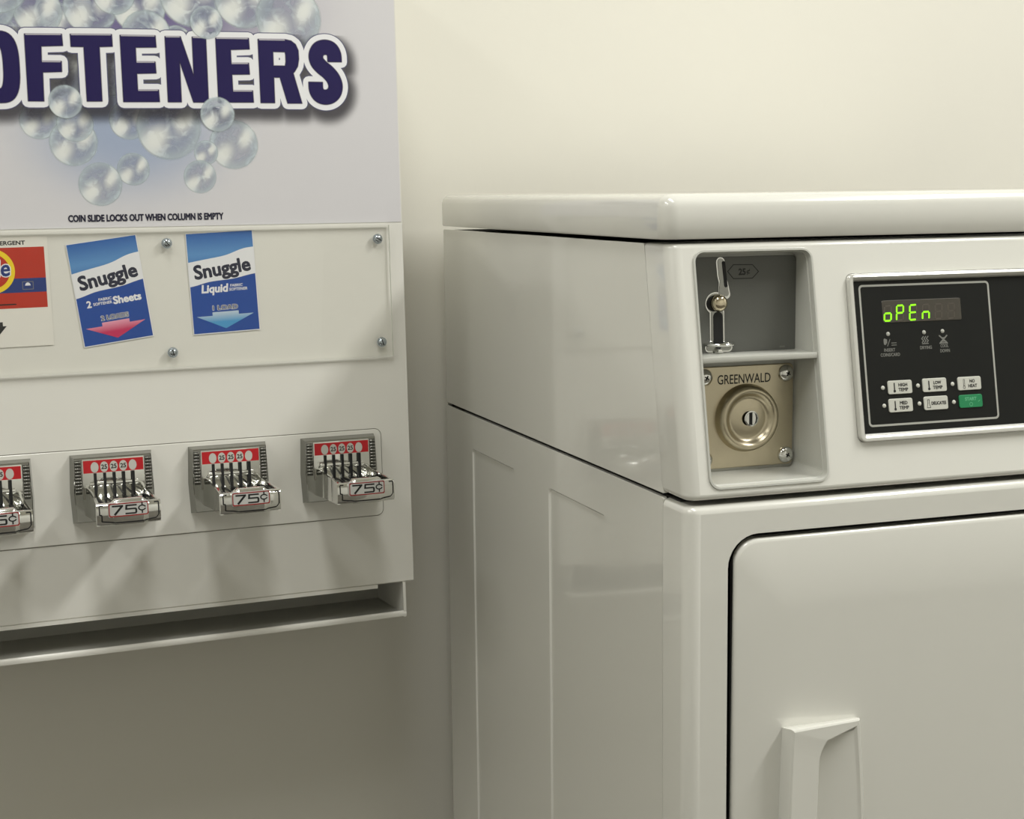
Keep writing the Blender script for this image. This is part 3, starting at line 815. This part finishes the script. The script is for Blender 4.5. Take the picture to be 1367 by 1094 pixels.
# door
b = MB()
dr = lambda d, y: ring(rrect(40.9 + d, DW - 40.9 - d, 95 + d, 767.9 - d, 23 - min(d, 12), 8), y)
b.loft([dr(0.4, 14), dr(0.2, 4), dr(0, 2.4), dr(.5, .9), dr(1.8, 0.0), dr(4, -0.5), dr(60, -0.6)], M_ENAMEL, M=FM)
door = dbuild(b, 'door')
# door handle: a scooped pull, deep at its left and fading into the door at its right
b = MB()
def handle_half(t):   # t in [0, 1] down the handle: bulge of the side lines
    return math.sin(PI * t)
HT, HB = 606.0, 398.0
NZ = 18
TT = [0, .006, .016, .03, .05, .075, .11, .16, .24, .36, .5, .64, .76, .84, .9, .95, .975, .99, 1.0]
def hz(k): return HT + (HB - HT) * TT[k]
def hcol(xt, xbulge, k):
    return xt + xbulge * handle_half(k / NZ)
out_b, out_f, rim_b = [], [], []
# outer loop in (x, z): down the left side then up the right side
def loop(dl, dr_, dt, y_l, y_r, up=0.0, tilt=0.0):
    pts = []
    for k in range(NZ + 1):
        z = min(HT - dt, max(HB + dt, hz(k))); f = handle_half(TT[k])
        if k == 0: z += up
        pts.append((86.8 - 2.6 * f + dl, y_l, z - tilt * 0))
    for k in range(NZ, -1, -1):
        z = min(HT - dt, max(HB + dt, hz(k))); f = handle_half(TT[k])
        if k == 0: z += up * .4
        pts.append((156.8 + 6.0 * f - dr_, y_r, z - (-.2)))
    return pts
def scoop(dl, dr_, dt, y_l, y_r, low=7.0):
    pts = []
    zt, zb = HT - dt, HB + dt
    for k in range(NZ + 1):
        t = TT[k]; z = zt - low + (zb - zt + 2 * low) * t; f = handle_half(t)
        e = max(0, 1 - t / .10) ** 2 + max(0, 1 - (1 - t) / .10) ** 2
        pts.append((119.0 - 2.0 * f + dl + 7 * e, y_l, z - 0))
    for k in range(NZ, -1, -1):
        t = TT[k]; z = zt + (zb - zt) * t; f = handle_half(t)
        pts.append((155.8 + 6.0 * f - dr_, y_r, z))
    return pts
rings = [loop(0, 0, 0, .5, .5), loop(.3, .0, .0, -15.2, -5.0, 3.2), loop(1.0, .4, .5, -17.0, -6.8, 3.2), loop(2.4, 1.2, 1.4, -17.7, -7.6, 2.6)]
b.loft(rings, M_ENAMEL, cap0=False, cap1=False, M=FM, smooth=True)
s0, s1, s2, s3 = scoop(-4.0, 2.4, 4.0, -13.0, -7.8), scoop(-3.2, 3.0, 4.8, -12.4, -7.5), scoop(-2.0, 3.8, 6.2, -6.0, -7.0), scoop(0, 5, 8, -0.9, -6.6)
b.loft([rings[-1], s0], M_ENAMEL, False, False, M=FM, smooth=False)
b.loft([s0, s1, s2, s3], M_ENAMEL, False, True, M=FM, smooth=True)
dbuild(b, 'door_handle', door, smooth_angle=32)

# console (leaning back): local x along the dryer, y inwards, z up the slope
kz = Vector((0, 38.0, 207.2)).normalized(); kx = Vector((1, 0, 0)); ky = Vector((0, 1, 0))
KM = Matrix((kx, ky, kz)).transposed().to_4x4(); KM.translation = Vector((0, -665, 800))
bay = rrect(21.4, 128.2, 11.2, 202.2, 9, 6)
pan = rrect(158.3, 525.0, 39.8, 180.3, 6, 6)
b = MB(); shell(b, 2.0, 208.6, 46.0, KM, [bay, pan], 4, 5)
b.loft([ring(pan, 0), ring(pan, 9)], M_ENAMEL, False, False, M=KM)
console = dbuild(b, 'console')
# lined bay
KI = KM.inverted()
def to_plane(p3, yw):              # slide a point of the console plane straight back to world depth yw
    q = KM @ Vector(p3); return (q.x, yw, q.z)
YP = -609.0
b = MB()
def bl(d): return rrect(21.4 + d, 128.2 - d, 11.2 + d, 202.2 - d, 9 - d, 6)
lipf = [KM @ Vector(p) for p in ring(bl(-1.2), -.1)]
l0 = [KM @ Vector(p) for p in ring(bl(-.6), -1.4)]; l1 = [KM @ Vector(p) for p in ring(bl(.9), -1.4)]; l2 = [KM @ Vector(p) for p in ring(bl(1.5), 0.2)]
l2b = [KM @ Vector(p) for p in ring(bl(1.6), 4)]; l2c = [KM @ Vector(p) for p in ring(bl(2.4), 4.3)]
l3 = [to_plane(p, YP) for p in ring(bl(3.4), 0)]
b.loft([lipf, l0, l1, l2, l2b, l2c], M_LINER, False, False); b.loft([l2c, l3], M_LINER, False, True, smooth=False)
# shelf between the two compartments
zs = KM @ Vector((0, 0, 114.6))
b.box(23, 126.8, zs.y + .4, YP - .2, zs.z - 1.8, zs.z + 1.4, M_LINER, .6)
b.box(22.6, 127, zs.y - .6, zs.y + 2.2, zs.z - 3.0, zs.z + 1.8, M_LINER, .7)
# lower liner step on the right wall
b.box(125.0, 127.2, -622, YP - .2, 812, 905, M_LINER, .4)
bayo = dbuild(b, 'coin_bay', console)
# upper compartment: coin acceptor plate
b = MB()
b.loft([ring(rrect(24, 124.6, 911.8, 993.0, 4), YP - .2), ring(rrect(24, 124.6, 911.8, 993.0, 4), YP - 2.0)], M_COINGREY, False, True, smooth=False)
Y0 = YP - 2.0
hexp = [(61.3, 980.9), (66.5, 986.4), (84.0, 986.0), (89.6, 980.2), (84.0, 974.8), (66.6, 974.9)]
b.flat(outline(hexp, .35), M_BLACK, Y0 - .08)
put_text(b, '25', 71.2, 977.6, 77.9, 983.2, M_BLACK, Y0 - .08, bold=.3)
put_text(b, '¢', 78.6, 977.6, 81.8, 982.6, M_BLACK, Y0 - .08, bold=.1)
b.flat([[(110, 916.2), (115, 916.2), (115, 917.6), (110, 917.6)]], M_DIMPRINT, Y0 - .08)
cp = dbuild(b, 'coin_acceptor')
b = MB(); Y0 = YP - 2.0
sp = [(54.4, 989.0), (55.6, 978), (58.2, 968.0)]
surround = [[(53.4, 978), (60.6, 974), (62.6, 962), (52.6, 960)]] + stroke_path(sp, 3.9) + [capsule((58.6, 968), (60, 962), 3.6), disc(50.2, 955.2, 9.2, 30), capsule((51.6, 948), (52.2, 921), 6.6), capsule((45, 918.6), (62, 918.6), 4.0), disc(52.4, 915.0, 5.2, 20)]
inner = [[(54.4, 976), (59.8, 974), (61.4, 962.8), (53, 961)]] + stroke_path([(x + .3, z) for x, z in sp], 2.9) + [capsule((58.8, 967), (59.8, 963), 2.4), disc(50.2, 955.2, 8.0, 30), capsule((51.8, 947), (52.2, 921), 5.4), capsule((45, 918.6), (62, 918.6), 2.8), disc(52.4, 915, 4.0, 20)]
b.flat(surround, M_CHROME, Y0 - .5); b.flat(inner, M_DIECAST, Y0 - .9)
b.flat([capsule((57.0, 988.2), (59.4, 969.5), 1.5)], M_SLOT, Y0 - 1.1)
b.flat([capsule((52.3, 944), (52.9, 922), 4.3)], M_SLOT, Y0 - 1.1)
b.flat([disc(48.6, 955.2, 6.6, 24)], M_SLOT, Y0 - 1.0)
dbuild(b, 'slot_surround', cp)
b = MB()
T = Matrix.Translation((52.2, Y0, 955.4))
b.lathe([(7.1, .5), (7.1, 4.0), (6.4, 6.0), (4.8, 7.5), (2.4, 8.3), (0, 8.5)], mat('nickel', (214, 202, 176), .12, 1.0), T, 28)
dbuild(b, 'reject_button', cp)
b = MB()
rings = []
for i in range(25):
    a = PI + PI * i / 24; c = Vector((53.6 + 12.5 * math.cos(a), Y0 + 1.0 + 13 * math.sin(a), 921.6))
    d = Vector((math.cos(a), math.sin(a), 0)); rings.append([tuple(c + d * (1.7 * math.cos(t)) + Vector((0, 0, 1.5 * math.sin(t)))) for t in [2 * PI * j / 10 for j in range(10)]])
b.loft(rings, M_CHROME)
b.lathe([(3.0, 0), (3.0, 4), (2.2, 6), (0, 6.6)], M_CHROME, Matrix.Translation((52.4, Y0, 915.4)), 20)
dbuild(b, 'coin_return', cp)
# lower compartment: coin vault plate
b = MB()
b.loft([ring(rrect(27, 123.0, 817, 902.6, 4), YP - .2), ring(rrect(27, 123.0, 817, 902.6, 4), YP - 2.2), ring(rrect(27.6, 122.4, 817.6, 902, 4), YP - 2.6)], M_VAULT, False, True, smooth=False)
vp = dbuild(b, 'coin_vault_plate')
YV = YP - 2.6
b = MB(); T = Matrix.Translation((79.0, YV, 858.6))
b.lathe([(28.8, -.2), (28.3, .8), (27.6, 4.5), (26.6, 7.2), (25.0, 8.7), (23.2, 9.0), (21.6, 8.2), (20.0, 6.2), (18.4, 4.4), (16.8, 3.7), (15.4, 3.9), (14.6, 4.2), (6.0, 4.3), (5.8, 3.6), (5.8, -1.0)], M_VAULT, T, 56)
dbuild(b, 'vault_dome', vp)
b = MB(); T = Matrix.Translation((82.0, YV, 858.2))
b.lathe([(6.5, 4.0), (6.5, 4.35), (5.6, 4.6), (5.4, 4.4), (0, 4.4)], M_CHROME, T, 28)
b.flat([disc(82.0, 858.2, 5.4, 28)], M_CHROME, YV - 4.65)
b.flat([[(79.6, 863.2), (82.6, 863.5), (82.6, 852.9), (79.6, 853.3)], [(84.6, 862.9), (86.4, 861.2), (87.3, 858.2), (86.4, 855.2), (84.6, 853.5), (85.6, 856), (85.9, 858.2), (85.6, 860.5)]], M_SLOT, YV - 4.75)
dbuild(b, 'vault_lock', vp)
for x, z in ((115.6, 894.4), (116.0, 825.2), (40.4, 894.2), (40.8, 825.4)):
    b = MB(); T = Matrix.Translation((x, YV, z))
    b.lathe([(7.2, 0), (7.2, .8), (6.6, 2.2), (5.0, 3.8), (2.6, 4.7), (0, 5.0)], M_CHROME, T, 26)
    b.box(-2.0, 2.0, -5.4, -4.4, -.5, .5, M_SLOT, M=T @ Matrix.Rotation(.5, 4, 'Y')); b.box(-.5, .5, -5.4, -4.4, -2, 2, M_SLOT, M=T @ Matrix.Rotation(.5, 4, 'Y'))
    dbuild(b, 'vault_screw', vp)
b = MB()
put_text(b, 'GREENWALD', 52.4, 887.6, 101.6, 895.6, M_BLACK, YV - .06, bold=.1)
dbuild(b, 'vault_lettering', vp)

# control panel
b = MB()
pr_ = lambda d, y: ring(rrect(158.6 + d, 524.7 - d, 40.1 + d, 180.0 - d, max(1.2, 6 - d), 6), y)
b.loft([pr_(0, 4), pr_(0, -2.6), pr_(.9, -4.2), pr_(2.4, -4.6), pr_(4.6, -3.6), pr_(6.4, -1.2), pr_(6.6, .6)], M_BEZEL, False, False, M=KM)
bez = dbuild(b, 'control_panel')
b = MB()
b.box(164.5, 518.8, -.4, 2, 46.0, 174.2, M_PANELBLK, M=KM)
face = dbuild(b, 'panel_face', bez)
YQ = -.4
b = MB()
po, pi_ = rrect(169.7, 297.2, 52.0, 170.5, 3.6), rrect(171.4, 295.5, 53.7, 168.8, 2.2)
b.add(ring(po, YQ - .1) + ring(pi_, YQ - .1), [[i, (i + 1) % len(po), len(po) + (i + 1) % len(po), len(po) + i] for i in range(len(po))], M_GREYPRINT, KM)
def ptext(s, cx, cz, w_, h_, m=M_DIMPRINT, bold=.08): put_text(b, s, cx - w_ / 2, cz - h_ / 2, cx + w_ / 2, cz + h_ / 2, m, YQ - .1, bold=bold, M=KM)
ptext('INSERT', 195.0, 115.3, 10.6, 2.8); ptext('COINS/CARD', 195.2, 111.3, 18.6, 2.8)
ptext('DRYING', 230.2, 115.9, 11.4, 2.8); ptext('COOL', 248.4, 116.6, 7.8, 2.8); ptext('DOWN', 248.6, 112.4, 9.4, 2.8)
# small pictures: coin and card, rising heat, hourglass-like cool-down
fl = []
fl += [capsule((191.0, 123.8), (191.0, 120.8), 1.2), capsule((192.2, 123.6), (192.2, 121.6), .9), capsule((193.2, 118.6), (196.0, 124.2), .3)]
fl += [capsule((197.2, 121.0), (201.8, 121.0), .3), capsule((197.2, 119.2), (201.8, 119.2), .3)]
for k in range(3):
    x = 226.6 + 2.3 * k
    fl += stroke_path([(x + 1.8, 125.2), (x, 123.4), (x + 1.8, 121.6), (x + .3, 120.2)], .4)
fl += [capsule((227.0, 119.2), (232.8, 119.2), .4)]
fl += stroke_path([(244.2, 125.2), (251.4, 118.8)], .6) + stroke_path([(251.4, 125.2), (244.2, 118.8)], .6) + [capsule((244.6, 119.0), (251.0, 119.0), .5), capsule((245.4, 120.4), (250.2, 120.4), .4), capsule((246.2, 123.4), (249.6, 123.4), .4)]
b.flat(fl, M_DIMPRINT, YQ - .1, KM)
dbuild(b, 'panel_markings', bez)
# display
b = MB()
b.loft([ring(rrect(190.6, 267.6, 138.0, 156.8, 1.6), YQ - .05), ring(rrect(190.9, 267.3, 138.3, 156.5, 1.4), YQ - .4)], M_LENS, False, True, M=KM, smooth=False)
SEG = {'a': ((0, 2), (1, 2)), 'b': ((1, 2), (1, 1)), 'c': ((1, 1), (1, 0)), 'd': ((0, 0), (1, 0)), 'e': ((0, 1), (0, 0)), 'f': ((0, 2), (0, 1)), 'g': ((0, 1), (1, 1))}
for k, (x0, on) in enumerate(((191.8, 'cdeg'), (203.5, 'abefg'), (216.2, 'adefg'), (228.7, 'ceg'), (241.2, ''), (253.6, ''))):
    wseg, hs = 6.4, 6.2
    P = lambda q: (x0 + q[0] * wseg + .85 * q[1] * .75, 139.7 + q[1] * hs + q[0] * .25)
    for s, (a, c) in SEG.items():
        A, C_ = Vector(P(a)), Vector(P(c)); d = (C_ - A).normalized() * 1.05; A2, C2 = A + d, C_ - d
        lit = s in on
        b.flat([capsule(tuple(A2), tuple(C2), .72 if lit else .6, 4)], M_SEGON if lit else M_SEGOFF, YQ - (.52 if lit else .45), KM)
dbuild(b, 'display', bez)
# indicator lamps
for x, z in ((194.5, 128.7), (229.3, 128.7), (247.5, 129.0), (185.5, 84.0), (219.4, 84.2), (253.2, 83.8), (185.5, 69.0), (219.5, 69.0), (253.2, 68.5)):
    b = MB(); b.lathe([(1.75, -.1), (1.75, .35), (1.3, .7), (0, .85)], M_BTN if z < 100 else M_GREYPRINT, KM @ Matrix.Translation((x, YQ, z)), 18)
    dbuild(b, 'indicator_light', bez)
# buttons
def thermo(b, x, z, fill):
    if fill: b.flat([capsule((x, z + 3.4), (x, z - 2.6), .55), disc(x, z - 3.0, 1.15, 14)], M_BLACK, YQ - 1.05, KM)
    else: b.flat(outline([(x - .6, z - 1.8), (x + .6, z - 1.8), (x + .6, z + 3.6), (x - .6, z + 3.6)], .16) + outline(disc(x, z - 3.0, 1.1, 12), .18), M_BLACK, YQ - 1.05, KM)
BT = [(190.1, 213.3, 78.2, 89.5, ('HIGH', 'TEMP'), 't'), (223.6, 247.0, 78.3, 89.7, ('LOW', 'TEMP'), 't'), (258.1, 281.2, 78.0, 89.3, ('NO', 'HEAT'), 'o'),
      (189.6, 212.6, 63.1, 74.4, ('MED', 'TEMP'), 't'), (223.6, 247.0, 63.1, 74.5, ('DELICATES',), 'd'), (258.1, 281.2, 63.1, 74.0, ('START',), 's')]
for x0, x1, z0, z1, words, ty in BT:
    b = MB(); m = M_BTNG if ty == 's' else M_BTN
    f = lambda d, y: ring(rrect(x0 + d, x1 - d, z0 + d, z1 - d, 1.7 - d, 5), y)
    b.loft([f(0, YQ + .05), f(0, YQ - .6), f(.35, YQ - .95)], m, False, True, M=KM)
    T = lambda s, cx, cz, w_, h_, mm=M_BLACK: put_text(b, s, cx - w_ / 2, cz - h_ / 2, cx + w_ / 2, cz + h_ / 2, mm, YQ - 1.05, bold=.14, M=KM)
    zc = (z0 + z1) / 2
    if ty in 'to':
        thermo(b, x0 + 6.0, zc, ty == 't')
        wid = {'HIGH': 8.6, 'LOW': 7.6, 'NO': 5.2, 'MED': 7.4, 'TEMP': 9.4, 'HEAT': 8.8}
        T(words[0], x0 + 14.2, zc + 2.0, wid[words[0]], 2.9); T(words[1], x0 + 14.4, zc - 2.0, wid[words[1]], 2.9)
    elif ty == 'd':
        T('DELICATES', x0 + 14.2, zc, 14.4, 2.9)
        b.flat(outline([(x0 + 2.6, zc - 3.6), (x0 + 6.0, zc - 3.6), (x0 + 5.0, zc), (x0 + 5.0, zc + 3.2), (x0 + 3.4, zc + 3.2), (x0 + 3.4, zc)], .22), M_BLACK, YQ - 1.05, KM)
    else:
        T('START', x0 + 11.4, zc + 2.0, 11.4, 3.0, M_BTNGT)
        b.flat(outline(disc(x0 + 11.4, zc - 2.6, 1.5, 14), .22), M_BTNGT, YQ - 1.05, KM)
        b.flat([capsule((x0 + 18.8, zc - .6), (x0 + 20.2, zc + .4), .25)], M_BTNGT, YQ - 1.05, KM)
    dbuild(b, 'button', bez)

# ------------------------------------------------------------------ ceiling lamps' housings
for k, (loc, sx, sy, pw) in enumerate(LAMPS):
    b = MB()
    b.box(-sx * 500 - 25, sx * 500 + 25, -sy * 500 - 25, sy * 500 + 25, 6, H - loc[2] * 1000 - .5, M_CEIL, 3)
    o = b.build('ceiling_light'); o.location = loc
    tag(o, ('long white ceiling light fixture beyond the right side of the dryer', 'long white ceiling light fixture above the front of the vending machine', 'long white ceiling light fixture in the left half of the room')[k], 'ceiling light')
